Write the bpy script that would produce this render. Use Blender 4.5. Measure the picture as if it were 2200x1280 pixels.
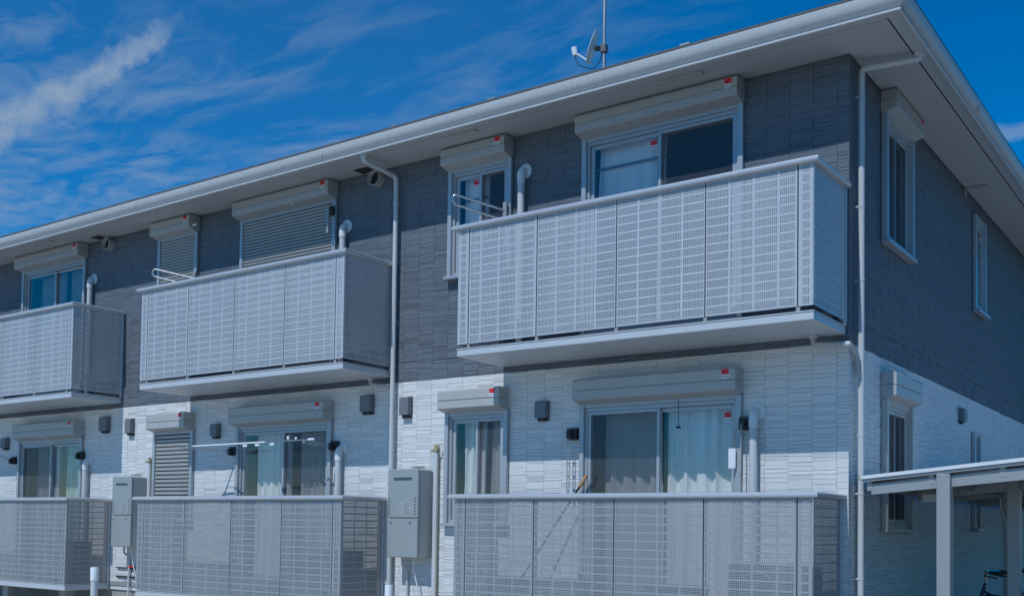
import bpy, math, random
from mathutils import Matrix, Vector

random.seed(7)
R = math.radians
for o in list(bpy.data.objects):
    bpy.data.objects.remove(o)
scene = bpy.context.scene
COL = scene.collection

# ------------------------------------------------------------------ camera
YAW, PITCH, ROLL = -0.6213, 0.0374, 0.0143
FPX, PPY = 2256.6, 1044.82
CAM = Vector((3.0324, -9.412, 1.3324))
fw = Vector((math.sin(YAW)*math.cos(PITCH), math.cos(YAW)*math.cos(PITCH), math.sin(PITCH)))
rt = Vector((math.cos(YAW), -math.sin(YAW), 0))
up = rt.cross(fw)
r2 = rt*math.cos(ROLL) + up*math.sin(ROLL)
u2 = -rt*math.sin(ROLL) + up*math.cos(ROLL)
cd = bpy.data.cameras.new('camera')
cam = bpy.data.objects.new('camera', cd)
COL.objects.link(cam)
cd.sensor_width = 36
cd.lens = 36*FPX/2200
cd.shift_y = (PPY-640)/2200
cd.clip_start, cd.clip_end = 0.05, 3000
cam.matrix_world = Matrix(((r2.x, u2.x, -fw.x, CAM.x), (r2.y, u2.y, -fw.y, CAM.y), (r2.z, u2.z, -fw.z, CAM.z), (0, 0, 0, 1)))
scene.camera = cam


def pix(p):
    d = Vector(p)-CAM
    z = d.dot(fw)
    return 1100+FPX*d.dot(r2)/z, PPY-FPX*d.dot(u2)/z


# ------------------------------------------------------------------ light, sky, exposure
SUN_DIR = Vector((0.048, 1.0, -1.275)).normalized()       # the way sunlight travels
ELEV = math.asin(-SUN_DIR.z)
AZ = math.atan2(-SUN_DIR.x, -SUN_DIR.y)                   # towards the sun, from +y clockwise
sl = bpy.data.lights.new('sun', 'SUN')
sl.energy = 2.72
sl.angle = R(0.53)
sl.color = (1.0, 0.975, 0.935)
sun = bpy.data.objects.new('sun', sl)
COL.objects.link(sun)
sun.rotation_euler = SUN_DIR.to_track_quat('-Z', 'Y').to_euler()
sun.location = (0, -20, 30)

vs = scene.view_settings
vs.view_transform = 'Standard'
vs.look = 'None'
vs.gamma = 1
vs.exposure = 0.0
vs.use_curve_mapping = False
vs.use_white_balance = True
vs.white_balance_temperature = 5800
vs.white_balance_tint = 7

W = bpy.data.worlds.new('World')
scene.world = W
W.use_nodes = True
nt = W.node_tree
nt.nodes.clear()


def N(tree, typ, **kw):
    n = tree.nodes.new(typ)
    for k, v in kw.items():
        setattr(n, k, v)
    return n


class G:
    """small helper to write node maths"""
    def __init__(self, tree):
        self.t = tree

    def link(self, a, b):
        self.t.links.new(a, b)

    def put(self, sock, v):
        if hasattr(v, 'is_output'):
            self.link(v, sock)
        else:
            sock.default_value = v

    def m(self, op, a, b=0.0, c=0.0, clamp=False):
        n = N(self.t, 'ShaderNodeMath', operation=op, use_clamp=clamp)
        self.put(n.inputs[0], a)
        self.put(n.inputs[1], b)
        self.put(n.inputs[2], c)
        return n.outputs[0]

    def dot(self, v, d):
        n = N(self.t, 'ShaderNodeVectorMath', operation='DOT_PRODUCT')
        self.put(n.inputs[0], v)
        n.inputs[1].default_value = d
        return n.outputs['Value']

    def smooth(self, x, a, b, lo=0.0, hi=1.0):
        n = N(self.t, 'ShaderNodeMapRange', interpolation_type='SMOOTHSTEP')
        self.put(n.inputs[0], x)
        n.inputs[1].default_value, n.inputs[2].default_value = a, b
        n.inputs[3].default_value, n.inputs[4].default_value = lo, hi
        return n.outputs[0]

    def noise(self, vec, scale, detail=5, rough=0.6, dist=0.0):
        n = N(self.t, 'ShaderNodeTexNoise')
        self.link(vec, n.inputs['Vector'])
        n.inputs['Scale'].default_value = scale
        n.inputs['Detail'].default_value = detail
        n.inputs['Roughness'].default_value = rough
        n.inputs['Distortion'].default_value = dist
        return n.outputs[0]

    def mapping(self, vec, scale=(1, 1, 1), rot=(0, 0, 0), loc=(0, 0, 0)):
        n = N(self.t, 'ShaderNodeMapping')
        self.link(vec, n.inputs[0])
        n.inputs['Scale'].default_value = scale
        n.inputs['Rotation'].default_value = rot
        n.inputs['Location'].default_value = loc
        return n.outputs[0]


g = G(nt)
out = N(nt, 'ShaderNodeOutputWorld')
bg = N(nt, 'ShaderNodeBackground')
bg.inputs['Strength'].default_value = 0.061
g.link(bg.outputs[0], out.inputs[0])
sky = N(nt, 'ShaderNodeTexSky', sky_type='NISHITA')
sky.sun_disc = False
sky.sun_elevation = ELEV
sky.sun_rotation = AZ
sky.air_density = 1.0
sky.dust_density = 0.0
sky.ozone_density = 7.0
tc = N(nt, 'ShaderNodeTexCoord')
dirv = tc.outputs['Generated']
sep = N(nt, 'ShaderNodeSeparateXYZ')
g.link(dirv, sep.inputs[0])
zc = g.m('MAXIMUM', sep.outputs[2], 0.04)
comb = N(nt, 'ShaderNodeCombineXYZ')
g.link(g.m('DIVIDE', sep.outputs[0], zc), comb.inputs[0])
g.link(g.m('DIVIDE', sep.outputs[1], zc), comb.inputs[1])
layer = comb.outputs[0]                                   # a flat cirrus layer high above
# thin cirrus: two streaky noises, thicker towards the west (-x) side of the sky
wc = N(nt, 'ShaderNodeTexNoise')
wc.inputs['Scale'].default_value = 1.1
wc.inputs['Detail'].default_value = 3
g.link(layer, wc.inputs['Vector'])
wsub = N(nt, 'ShaderNodeVectorMath', operation='SUBTRACT')
g.link(wc.outputs['Color'], wsub.inputs[0])
wsub.inputs[1].default_value = (0.5, 0.5, 0.5)
wma = N(nt, 'ShaderNodeVectorMath', operation='MULTIPLY_ADD')
g.link(wsub.outputs[0], wma.inputs[0])
wma.inputs[1].default_value = (0.55, 0.55, 0)
g.link(layer, wma.inputs[2])
swirl = wma.outputs[0]
n1 = g.noise(g.mapping(swirl, scale=(1.0, 1.6, 1), rot=(0, 0, R(-25))), 0.95, 4, 0.5)
n2 = g.noise(g.mapping(swirl, scale=(1.2, 3.4, 1), rot=(0, 0, R(-38)), loc=(3, 1, 0)), 2.1, 10, 0.60, 0.6)
n3 = g.noise(g.mapping(swirl, scale=(1, 1.7, 1), rot=(0, 0, R(25))), 6.0, 8, 0.58, 0.8)
west = g.smooth(g.dot(dirv, (-0.79, 0.53, 0.30)), 0.79, 0.965)
low = g.smooth(sep.outputs[2], 0.47, 0.30)
body = g.smooth(n1, 0.30, 0.58)
feather = g.smooth(g.m('MULTIPLY_ADD', n2, 0.6, g.m('MULTIPLY', n3, 0.4)), 0.33, 0.72)
dens = g.m('MULTIPLY', g.m('MULTIPLY', body, feather), g.m('MULTIPLY', west, g.m('MULTIPLY_ADD', low, 0.55, 0.45)))
veil = g.m('MULTIPLY', g.m('MULTIPLY', west, west), 0.07)
# the broad vapour trail
d0 = Vector((-0.8372, 0.443, 0.3208)).normalized()
d1 = Vector((-0.7373, 0.5353, 0.4122)).normalized()
nn = d0.cross(d1).normalized()
tn = g.noise(dirv, 26, 6, 0.6)
tn2 = g.noise(dirv, 60, 4, 0.6)
off = g.m('ADD', g.dot(dirv, nn), g.m('MULTIPLY_ADD', g.m('MULTIPLY_ADD', g.noise(dirv, 13, 6, 0.6), 0.45, g.m('MULTIPLY', g.noise(dirv, 42, 6, 0.62), 0.55)), 0.056, -0.028))
ax = (d1-d0).normalized()
along = g.dot(dirv, ax)
a0, a1 = d0.dot(ax), d1.dot(ax)
half = g.smooth(along, a0-0.1, a1+0.012, 0.031, 0.015)
band = g.smooth(g.m('DIVIDE', g.m('ABSOLUTE', off), half), 1.05, 0.0)
band = g.m('MULTIPLY', band, g.smooth(along, a1+0.016, a1-0.03))
band = g.m('MULTIPLY', band, g.smooth(along, a0-0.5, a0-0.15))
band = g.m('MULTIPLY', band, g.smooth(g.m('MULTIPLY_ADD', n3, 0.5, g.m('MULTIPLY', tn2, 0.5)), 0.30, 0.66, 0.62, 1.0))
# a short wisp low in the north
wz = g.m('ABSOLUTE', g.m('ADD', g.m('ADD', sep.outputs[2], -0.3295), g.m('MULTIPLY_ADD', tn, 0.014, -0.007)))
wisp = g.m('MULTIPLY', g.smooth(wz, 0.009, 0.0015), g.smooth(g.m('ABSOLUTE', g.dot(dirv, (0.986, 0.165, 0))), 0.10, 0.02))
wisp = g.m('MULTIPLY', wisp, 0.45)
mask = g.m('MAXIMUM', g.m('MAXIMUM', g.m('MULTIPLY', dens, 0.64), band), g.m('MAXIMUM', wisp, veil), clamp=True)
mix = N(nt, 'ShaderNodeMix', data_type='RGBA')
g.link(mask, mix.inputs[0])
hs = N(nt, 'ShaderNodeHueSaturation')
hs.inputs['Hue'].default_value = 0.497
hs.inputs['Saturation'].default_value = 1.66
hs.inputs['Value'].default_value = 1.68
g.link(sky.outputs[0], hs.inputs['Color'])
g.link(hs.outputs[0], mix.inputs[6])
mix.inputs[7].default_value = (4.7, 5.9, 7.4, 1)
g.link(mix.outputs[2], bg.inputs[0])


# ------------------------------------------------------------------ materials
def mat(name, col, rough=0.6, metal=0.0, var=0.06, vscale=6.0, bump=0.0, bscale=(40, 40, 40), streak=0.0, spec=0.5, coat=0.0):
    m = bpy.data.materials.new(name)
    m.use_nodes = True
    t = m.node_tree
    b = t.nodes['Principled BSDF']
    h = G(t)
    tcn = N(t, 'ShaderNodeTexCoord')
    geo = N(t, 'ShaderNodeNewGeometry')
    obv = geo.outputs['Position']
    v = h.noise(obv, vscale, 5, 0.6)
    f = h.m('MULTIPLY_ADD', v, 2*var, 1-var)
    if streak:
        s = h.noise(h.mapping(obv, scale=(9, 9, 0.6)), 2.0, 4, 0.6)
        f = h.m('MULTIPLY', f, h.smooth(s, 0.45, 0.8, 1.0, 1.0-streak))
    inf = N(t, 'ShaderNodeObjectInfo')
    mx = N(t, 'ShaderNodeMix', data_type='RGBA', blend_type='MULTIPLY')
    mx.inputs[0].default_value = 1
    mx.inputs[6].default_value = (*col, 1)
    cb = N(t, 'ShaderNodeCombineColor')
    for i in range(3):
        h.link(f, cb.inputs[i])
    h.link(cb.outputs[0], mx.inputs[7])
    h.link(mx.outputs[2], b.inputs['Base Color'])
    rn = h.noise(obv, vscale*3, 3, 0.5)
    h.link(h.m('MULTIPLY_ADD', rn, 0.16, rough-0.08, clamp=True), b.inputs['Roughness'])
    b.inputs['Metallic'].default_value = metal
    b.inputs['Specular IOR Level'].default_value = spec
    b.inputs['Coat Weight'].default_value = coat
    if bump:
        bn = h.noise(h.mapping(obv, scale=bscale), 1.0, 5, 0.65)
        bp = N(t, 'ShaderNodeBump')
        bp.inputs['Strength'].default_value = bump
        bp.inputs['Distance'].default_value = 0.006
        h.link(bn, bp.inputs['Height'])
        h.link(bp.outputs[0], b.inputs['Normal'])
    return m


M = {}
M['dark_siding'] = mat('dark_siding', (0.138, 0.158, 0.183), 0.72, var=0.16, vscale=5, bump=0.8, bscale=(9, 9, 150), streak=0.06, spec=0.35)
M['white_siding'] = mat('white_siding', (0.70, 0.69, 0.665), 0.7, var=0.04, vscale=4, bump=0.6, bscale=(9, 9, 140), streak=0.05, spec=0.35)
M['dark_trim'] = mat('dark_trim', (0.09, 0.10, 0.115), 0.6, streak=0.05)
M['white_trim'] = mat('white_trim', (0.72, 0.71, 0.69), 0.5, var=0.03, streak=0.05)
M['joint'] = mat('joint_sealant', (0.098, 0.112, 0.13), 0.8)
M['joint_white'] = mat('joint_sealant_white', (0.62, 0.615, 0.60), 0.8)
M['soffit'] = mat('soffit_board', (0.46, 0.455, 0.44), 0.8, var=0.04, vscale=1.5)
M['gutter'] = mat('white_gutter', (0.54, 0.54, 0.525), 0.42, var=0.04, vscale=1.2, streak=0.10)
M['pipe'] = mat('white_pipe', (0.56, 0.565, 0.56), 0.4, var=0.03, streak=0.06)
M['box'] = mat('grey_shutter_box', (0.43, 0.425, 0.405), 0.45, var=0.03, vscale=2, streak=0.06)
M['alu'] = mat('aluminium_frame', (0.43, 0.44, 0.45), 0.36, 0.25, var=0.03)
M['alu_dark'] = mat('bronze_frame', (0.36, 0.355, 0.34), 0.42, 0.2, var=0.03)  # darker, warmer grey than the aluminium window frames
M['slat'] = mat('shutter_slat', (0.40, 0.395, 0.375), 0.45, 0.1, var=0.04, streak=0.05)
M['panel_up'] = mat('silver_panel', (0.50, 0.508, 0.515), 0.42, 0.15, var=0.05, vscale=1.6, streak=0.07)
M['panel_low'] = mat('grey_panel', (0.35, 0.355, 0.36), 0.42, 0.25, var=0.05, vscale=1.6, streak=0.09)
M['rail'] = mat('silver_rail', (0.54, 0.55, 0.56), 0.32, 0.25, var=0.04)
M['slab'] = mat('balcony_fascia', (0.55, 0.56, 0.565), 0.45, 0.1, var=0.04, vscale=1.5, streak=0.07)
M['concrete'] = mat('concrete', (0.34, 0.33, 0.31), 0.85, var=0.12, vscale=3, bump=0.3)
M['heater'] = mat('heater_enamel', (0.335, 0.355, 0.34), 0.4, 0.1, var=0.03, vscale=2)
M['heater_side'] = mat('heater_casing', (0.46, 0.465, 0.44), 0.45, 0.1, var=0.03, vscale=2)  # casing lighter than the covers, standing in for ground bounce on its side
M['black'] = mat('black_plastic', (0.025, 0.025, 0.027), 0.5)
M['shadow_gap'] = mat('gap_shade', (0.03, 0.03, 0.03), 0.8)  # near-black fill that paints the shade in seams and gaps
M['hood'] = mat('dark_hood', (0.165, 0.17, 0.185), 0.45, var=0.05)
M['steel'] = mat('polished_steel', (0.55, 0.54, 0.52), 0.22, 0.95, var=0.03)
M['galv'] = mat('galvanised_steel', (0.42, 0.42, 0.42), 0.45, 0.7, var=0.08)
M['white_paint'] = mat('white_enamel', (0.80, 0.80, 0.79), 0.4, var=0.02)
M['beige'] = mat('aged_beige_plastic', (0.38, 0.33, 0.20), 0.6, var=0.1)
M['red'] = mat('red_print', (0.62, 0.02, 0.03), 0.5, var=0.02)
M['paper'] = mat('white_label', (0.75, 0.75, 0.78), 0.55, var=0.02)
M['label'] = mat('faded_label', (0.40, 0.42, 0.41), 0.55, var=0.02)
M['ink'] = mat('grey_print', (0.20, 0.21, 0.22), 0.6, var=0.02)
M['roof'] = mat('slate_roof', (0.10, 0.095, 0.09), 0.75, var=0.15, vscale=8)
M['wood'] = mat('pale_wood', (0.50, 0.28, 0.12), 0.6, var=0.12)
M['interior'] = mat('room_wallpaper', (0.72, 0.70, 0.67), 0.9)
M['room_floor'] = mat('room_floor', (0.22, 0.15, 0.09), 0.5)
M['shelter'] = mat('shelter_aluminium', (0.36, 0.36, 0.35), 0.45, 0.3, var=0.04, streak=0.05)
M['shelter_roof'] = mat('polycarbonate_roof', (0.55, 0.58, 0.60), 0.3, var=0.04)
M['asphalt'] = mat('asphalt', (0.06, 0.06, 0.058), 0.9, var=0.2, vscale=3, bump=0.4)
M['gravel'] = mat('gravel_strip', (0.38, 0.36, 0.32), 0.95, var=0.3, vscale=40, bump=0.7)
M['drive'] = mat('concrete_drive', (0.52, 0.505, 0.46), 0.9, var=0.1, vscale=1.2, bump=0.3)
M['rubber'] = mat('rubber', (0.02, 0.02, 0.02), 0.7)
M['bike'] = mat('bicycle_paint', (0.03, 0.05, 0.12), 0.3, 0.3, coat=0.5)
M['bike_grey'] = mat('bicycle_paint_grey', (0.22, 0.22, 0.23), 0.3, 0.4, coat=0.5)
M['pink'] = mat('red_toy', (0.35, 0.03, 0.06), 0.6)


def glass_mat(name, tint, gloss=1.0):
    m = bpy.data.materials.new(name)
    m.use_nodes = True
    t = m.node_tree
    t.nodes.clear()
    h = G(t)
    o = N(t, 'ShaderNodeOutputMaterial')
    mx = N(t, 'ShaderNodeMixShader')
    tr = N(t, 'ShaderNodeBsdfTransparent')
    tr.inputs[0].default_value = (*tint, 1)
    gl = N(t, 'ShaderNodeBsdfGlossy')
    gl.inputs['Color'].default_value = (1, 1, 1, 1)
    gl.inputs['Roughness'].default_value = 0.015
    fr = N(t, 'ShaderNodeFresnel')
    fr.inputs[0].default_value = 1.52
    geo = N(t, 'ShaderNodeNewGeometry')
    nz = h.noise(geo.outputs['Position'], 1.3, 2, 0.5)
    bp = N(t, 'ShaderNodeBump')
    bp.inputs['Strength'].default_value = 0.05
    bp.inputs['Distance'].default_value = 0.02
    h.link(nz, bp.inputs['Height'])
    h.link(bp.outputs[0], gl.inputs['Normal'])
    h.link(h.m('MULTIPLY_ADD', geo.outputs['Backfacing'], 1/1.52-1.52, 1.52), fr.inputs[0])
    h.link(h.m('MULTIPLY', fr.outputs[0], gloss, clamp=True), mx.inputs[0])
    h.link(tr.outputs[0], mx.inputs[1])
    h.link(gl.outputs[0], mx.inputs[2])
    h.link(mx.outputs[0], o.inputs[0])
    return m


def cloth_mat(name, col, trans=0.12):
    m = bpy.data.materials.new(name)
    m.use_nodes = True
    t = m.node_tree
    t.nodes.clear()
    h = G(t)
    o = N(t, 'ShaderNodeOutputMaterial')
    mx = N(t, 'ShaderNodeMixShader')
    mx.inputs[0].default_value = trans
    d = N(t, 'ShaderNodeBsdfDiffuse')
    tr = N(t, 'ShaderNodeBsdfTranslucent')
    geo = N(t, 'ShaderNodeNewGeometry')
    wv = h.noise(h.mapping(geo.outputs['Position'], scale=(60, 60, 4)), 3, 3, 0.6)
    ramp = N(t, 'ShaderNodeMix', data_type='RGBA')
    ramp.inputs[6].default_value = (*[c*0.92 for c in col], 1)
    ramp.inputs[7].default_value = (*[min(1, c*1.05) for c in col], 1)
    h.link(wv, ramp.inputs[0])
    h.link(ramp.outputs[2], d.inputs[0])
    h.link(ramp.outputs[2], tr.inputs[0])
    h.link(d.outputs[0], mx.inputs[1])
    h.link(tr.outputs[0], mx.inputs[2])
    h.link(mx.outputs[0], o.inputs[0])
    return m


def screen_mat():
    m = bpy.data.materials.new('insect_screen')
    m.use_nodes = True
    t = m.node_tree
    t.nodes.clear()
    h = G(t)
    o = N(t, 'ShaderNodeOutputMaterial')
    mx = N(t, 'ShaderNodeMixShader')
    mx.inputs[0].default_value = 0.24
    tr = N(t, 'ShaderNodeBsdfTransparent')
    d = N(t, 'ShaderNodeBsdfDiffuse')
    d.inputs[0].default_value = (0.11, 0.115, 0.13, 1)
    h.link(tr.outputs[0], mx.inputs[1])
    h.link(d.outputs[0], mx.inputs[2])
    h.link(mx.outputs[0], o.inputs[0])
    return m


M['glass'] = glass_mat('window_glass', (0.955, 0.955, 0.95))
M['screen'] = screen_mat()
M['curtain'] = cloth_mat('white_curtain', (0.86, 0.87, 0.86))
M['curtain_lilac'] = cloth_mat('lilac_curtain', (0.68, 0.66, 0.74))
M['curtain_green'] = cloth_mat('pale_green_curtain', (0.52, 0.66, 0.60))
M['curtain_blue'] = cloth_mat('pale_blue_blind', (0.90, 0.94, 0.95))
M['curtain_grey'] = cloth_mat('grey_curtain', (0.37, 0.345, 0.34))


# ------------------------------------------------------------------ mesh helpers
class MB:
    def __init__(self):
        self.v, self.f = [], []

    def add(self, vs_, fs):
        k = len(self.v)
        self.v += [tuple(p) for p in vs_]
        self.f += [tuple(i+k for i in q) for q in fs]
        return self

    def box(self, x0, x1, y0, y1, z0, z1, c=0.0):
        if c <= 0:
            p = [(x, y, z) for x in (x0, x1) for y in (y0, y1) for z in (z0, z1)]
            return self.add(p, [(0, 1, 3, 2), (4, 6, 7, 5), (0, 4, 5, 1), (2, 3, 7, 6), (0, 2, 6, 4), (1, 5, 7, 3)])
        c = min(c, abs(x1-x0)*0.45, abs(y1-y0)*0.45, abs(z1-z0)*0.45)
        P, idx = [], {}
        X, Y, Z = (x0, x1), (y0, y1), (z0, z1)
        s = (1, -1)
        for i in (0, 1):
            for j in (0, 1):
                for k in (0, 1):
                    for a in range(3):
                        q = [X[i]+c*s[i], Y[j]+c*s[j], Z[k]+c*s[k]]
                        q[a] = (X[i], Y[j], Z[k])[a]
                        idx[i, j, k, a] = len(P)
                        P.append(q)
        F = []
        for i in (0, 1):
            F.append([idx[i, 0, 0, 0], idx[i, 1, 0, 0], idx[i, 1, 1, 0], idx[i, 0, 1, 0]][::1 if i else -1])
            F.append([idx[0, i, 0, 1], idx[1, i, 0, 1], idx[1, i, 1, 1], idx[0, i, 1, 1]][::-1 if i else 1])
            F.append([idx[0, 0, i, 2], idx[1, 0, i, 2], idx[1, 1, i, 2], idx[0, 1, i, 2]][::1 if i else -1])
        for a, b in ((0, 1), (0, 2), (1, 2)):
            w = 3-a-b
            for p in (0, 1):
                for q in (0, 1):
                    e = []
                    for t in (0, 1):
                        k3 = [0, 0, 0]
                        k3[a], k3[b], k3[w] = p, q, t
                        e.append(tuple(k3))
                    F.append([idx[(*e[0], a)], idx[(*e[1], a)], idx[(*e[1], b)], idx[(*e[0], b)]])
        for i in (0, 1):
            for j in (0, 1):
                for k in (0, 1):
                    F.append([idx[i, j, k, 0], idx[i, j, k, 1], idx[i, j, k, 2]])
        return self.add(P, F)

    def prism(self, prof, axis, t0, t1):
        """prof in the two other axes (in x,y,z order), extruded along axis"""
        n = len(prof)

        def pt(q, t):
            q = list(q)
            q.insert(axis, t)
            return q
        P = [pt(q, t0) for q in prof]+[pt(q, t1) for q in prof]
        F = [tuple(range(n))[::-1], tuple(range(n, 2*n))]
        F += [(i, (i+1) % n, n+(i+1) % n, n+i) for i in range(n)]
        return self.add(P, F)

    def tube(self, pts, r, n=10, caps=True, radii=None, closed=False):
        pts = [Vector(p) for p in pts]
        m = len(pts)
        ring0 = None
        P, F = [], []
        nrm = None
        for i, p in enumerate(pts):
            if closed:
                t = (pts[(i+1) % m]-pts[i-1]).normalized()
            else:
                t = (pts[min(i+1, m-1)]-pts[max(i-1, 0)]).normalized()
            if nrm is None:
                a = Vector((0, 0, 1)) if abs(t.z) < 0.9 else Vector((1, 0, 0))
                nrm = (a-t*a.dot(t)).normalized()
            else:
                nrm = (nrm-t*nrm.dot(t)).normalized()
            b = t.cross(nrm)
            rr = radii[i] if radii else r
            for k in range(n):
                an = 2*math.pi*k/n
                P.append(p+nrm*math.cos(an)*rr+b*math.sin(an)*rr)
        last = m if closed else m-1
        for i in range(last):
            for k in range(n):
                a0_, b0_ = i*n+k, i*n+(k+1) % n
                j = ((i+1) % m)*n
                F.append((a0_, b0_, j+(k+1) % n, j+k))
        if caps and not closed:
            F.append(tuple(range(n))[::-1])
            F.append(tuple(range((m-1)*n, m*n)))
        return self.add(P, F)

    def lathe(self, prof, c, axis, n=24, closed=False):
        """prof: (radius, distance along axis vector) from point c"""
        ax_ = Vector(axis).normalized()
        a = Vector((0, 0, 1)) if abs(ax_.z) < 0.9 else Vector((1, 0, 0))
        e1 = (a-ax_*a.dot(ax_)).normalized()
        e2 = ax_.cross(e1)
        c = Vector(c)
        P, F = [], []
        for r, h in prof:
            for k in range(n):
                an = 2*math.pi*k/n
                P.append(c+ax_*h+e1*math.cos(an)*r+e2*math.sin(an)*r)
        m = len(prof)
        for i in range(m if closed else m-1):
            j = (i+1) % m
            for k in range(n):
                F.append((i*n+k, i*n+(k+1) % n, j*n+(k+1) % n, j*n+k))
        if not closed:
            F.append(tuple(range(n))[::-1])
            F.append(tuple(range((m-1)*n, m*n)))
        return self.add(P, F)

    def mesh(self, name, m, smooth=False):
        me = bpy.data.meshes.new(name)
        me.from_pydata(self.v, [], self.f)
        me.materials.append(m)
        me.validate()
        if smooth:
            me.polygons.foreach_set('use_smooth', [True]*len(me.polygons))
            me.set_sharp_from_angle(angle=R(40))
        return me

    def build(self, name, m, parent=None, smooth=False, loc=None):
        return link(name, self.mesh(name, m, smooth), parent, loc)


def link(name, me, parent=None, loc=None):
    o = bpy.data.objects.new(name, me)
    COL.objects.link(o)
    if parent:
        o.parent = parent
    if loc:
        o.location = loc
    return o


def tag(o, label=None, cat=None, group=None, kind=None):
    for k, v in (('label', label), ('category', cat), ('group', group), ('kind', kind)):
        if v:
            o[k] = v
    return o


def thing(name, label, cat, loc=(0, 0, 0), group=None, rz=0):
    o = bpy.data.objects.new(name, None)
    COL.objects.link(o)
    o.empty_display_size = 0.1
    o.location = loc
    o.rotation_euler = (0, 0, rz)
    return tag(o, label, cat, group)


def arc(c, r, a0_, a1_, n, e1, e2):
    c, e1, e2 = Vector(c), Vector(e1), Vector(e2)
    return [c+e1*r*math.cos(R(a0_+(a1_-a0_)*i/n))+e2*r*math.sin(R(a0_+(a1_-a0_)*i/n)) for i in range(n+1)]


# ------------------------------------------------------------------ ground
gm = MB()
S = 900
gm.add([(-S, -S, -0.004), (S, -S, -0.004), (S, S, -0.004), (-S, S, -0.004)], [(0, 1, 2, 3)])
tag(gm.build('ground', M['asphalt']), kind='structure')
gm = MB()
gm.box(-18.5, 0.2, -1.35, 12.5, -0.05, 0.0)
tag(gm.build('gravel_path', M['gravel']), kind='structure')
gm = MB()
gm.add([(-40, -22, 0.0005), (4.2, -22, 0.0005), (4.2, -1.352, 0.0005), (-40, -1.352, 0.0005)], [(0, 1, 2, 3)])
tag(gm.build('pavement', M['drive']), kind='structure')

# ------------------------------------------------------------------ the building
BLD = thing('apartment_building', 'two storey apartment block with charcoal upper floor, white lower floor and perforated balconies', 'building')
UNIT = (0.0, -5.475, -10.95)
ZD, ZS, ZW = 3.03, 5.667, 0.42                            # colour change, soffit, bottom of siding
XL, YB = -16.45, 10.4
COLW = 0.2275

front_open, side_open = [], []
for u in UNIT:
    front_open += [(-2.80+u, -1.03+u, 3.36, 5.44), (-4.62+u, -3.77+u, 4.18, 5.44), (-2.79+u, -1.03+u, 0.52, 2.62), (-4.61+u, -3.77+u, 1.36, 2.61)]
side_open += [(0.98, 1.92, 4.17, 5.44), (4.98, 5.56, 4.20, 5.44), (0.98, 1.90, 1.36, 2.61), (4.88, 5.22, 1.38, 2.60)]


def subtract(rects, op):
    res = []
    a0_, a1_, b0_, b1_ = op
    for (x0, x1, z0, z1) in rects:
        if x1 <= a0_ or x0 >= a1_ or z1 <= b0_ or z0 >= b1_:
            res.append((x0, x1, z0, z1))
            continue
        if z0 < b0_:
            res.append((x0, x1, z0, b0_))
        if z1 > b1_:
            res.append((x0, x1, b1_, z1))
        zz0, zz1 = max(z0, b0_), min(z1, b1_)
        if x0 < a0_:
            res.append((x0, a0_, zz0, zz1))
        if x1 > a1_:
            res.append((a1_, x1, zz0, zz1))
    return res


def wall_core(axis, lo, hi, zlo, zhi, ops, m, name):
    rects = [(lo, hi, zlo, zhi)]
    for op in ops:
        rects = subtract(rects, op)
    b = MB()
    for (x0, x1, z0, z1) in rects:
        if axis == 0:
            b.box(x0, x1, 0.004, 0.14, z0, z1)
        else:
            b.box(-0.14, -0.004, x0, x1, z0, z1)
    return b.build(name, m, BLD)


w_fu = wall_core(0, XL, -0.004, ZD, ZS+0.1, front_open, M['joint'], 'upper_front_wall')
w_fl = wall_core(0, XL, -0.004, 0.30, ZD, front_open, M['joint_white'], 'lower_front_wall')
w_su = wall_core(1, 0.145, YB, ZD, ZS+0.1, side_open, M['joint'], 'upper_side_wall')
w_sl = wall_core(1, 0.145, YB, 0.30, ZD, side_open, M['joint_white'], 'lower_side_wall')
b = MB()
b.box(XL, -0.15, YB, YB+0.14, 0.3, ZS+0.1)
b.box(XL-0.14, XL-0.001, 0.004, YB+0.14, 0.3, ZS+0.1)
b.build('rear_wall', M['white_siding'], BLD)
b = MB()
b.box(XL-0.1, -0.03, 0.03, YB, -0.3, 0.298)
b.build('foundation', M['concrete'], BLD)
# rooms behind the windows: floors and partitions, papered
b = MB()
b.box(XL, -0.141, 0.141, 3.4, 2.76, 2.90)
b.box(XL, -0.141, 0.141, 3.4, 0.34, 0.44)
b.build('room_floor', M['room_floor'], BLD)
b = MB()
b.box(XL, -0.142, 3.4, 3.5, 0.3, ZS)
for x in (-3.3, -5.475, -8.8, -10.95, -14.2):
    b.box(x-0.05, x+0.05, 0.145, 3.39, 0.45, 2.75)
    b.box(x-0.05, x+0.05, 0.145, 3.39, 2.91, ZS-0.02)
b.box(-0.145, -0.142, 2.5, 2.6, 0.5, 2.7)
b.build('partition', M['interior'], BLD)

# siding blocks: split-stone strips stacked in columns
pats = []
for k in range(7):
    rr = random.Random(100+k)
    z, lst = 0.0, []
    while z < 6.2:
        h = rr.choice((0.022, 0.028, 0.035, 0.035, 0.045, 0.055, 0.07, 0.085))
        lst.append((z, z+h, rr.choice((0.005, 0.0065, 0.008, 0.0095)), rr.choice((0.004, 0.006, 0.0078)), rr.uniform(-0.0008, 0.0008)))
        z += h
    pats.append(lst)
SEAM = 3.262
BALC = [(-3.9, 0.02, 3.09, 4.47), (-9.37, -5.47, 3.09, 4.47), (-14.9, -10.9, 3.09, 4.47), (-4.0, 0, 0.3, 1.65), (-9.5, -5.54, 0.3, 1.65), (-15.1, -11.1, 0.3, 1.65)]


def hidden(p):
    d = CAM-Vector(p)
    if abs(d.y) < 1e-6:
        return False
    for yb in (-0.8, -0.4):
        t = (yb-p[1])/d.y
        if t < 0:
            continue
        q = Vector(p)+d*t
        for (a, b_, c, e) in BALC:
            if a <= q.x <= b_ and c <= q.z <= e:
                return True
    return False


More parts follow.
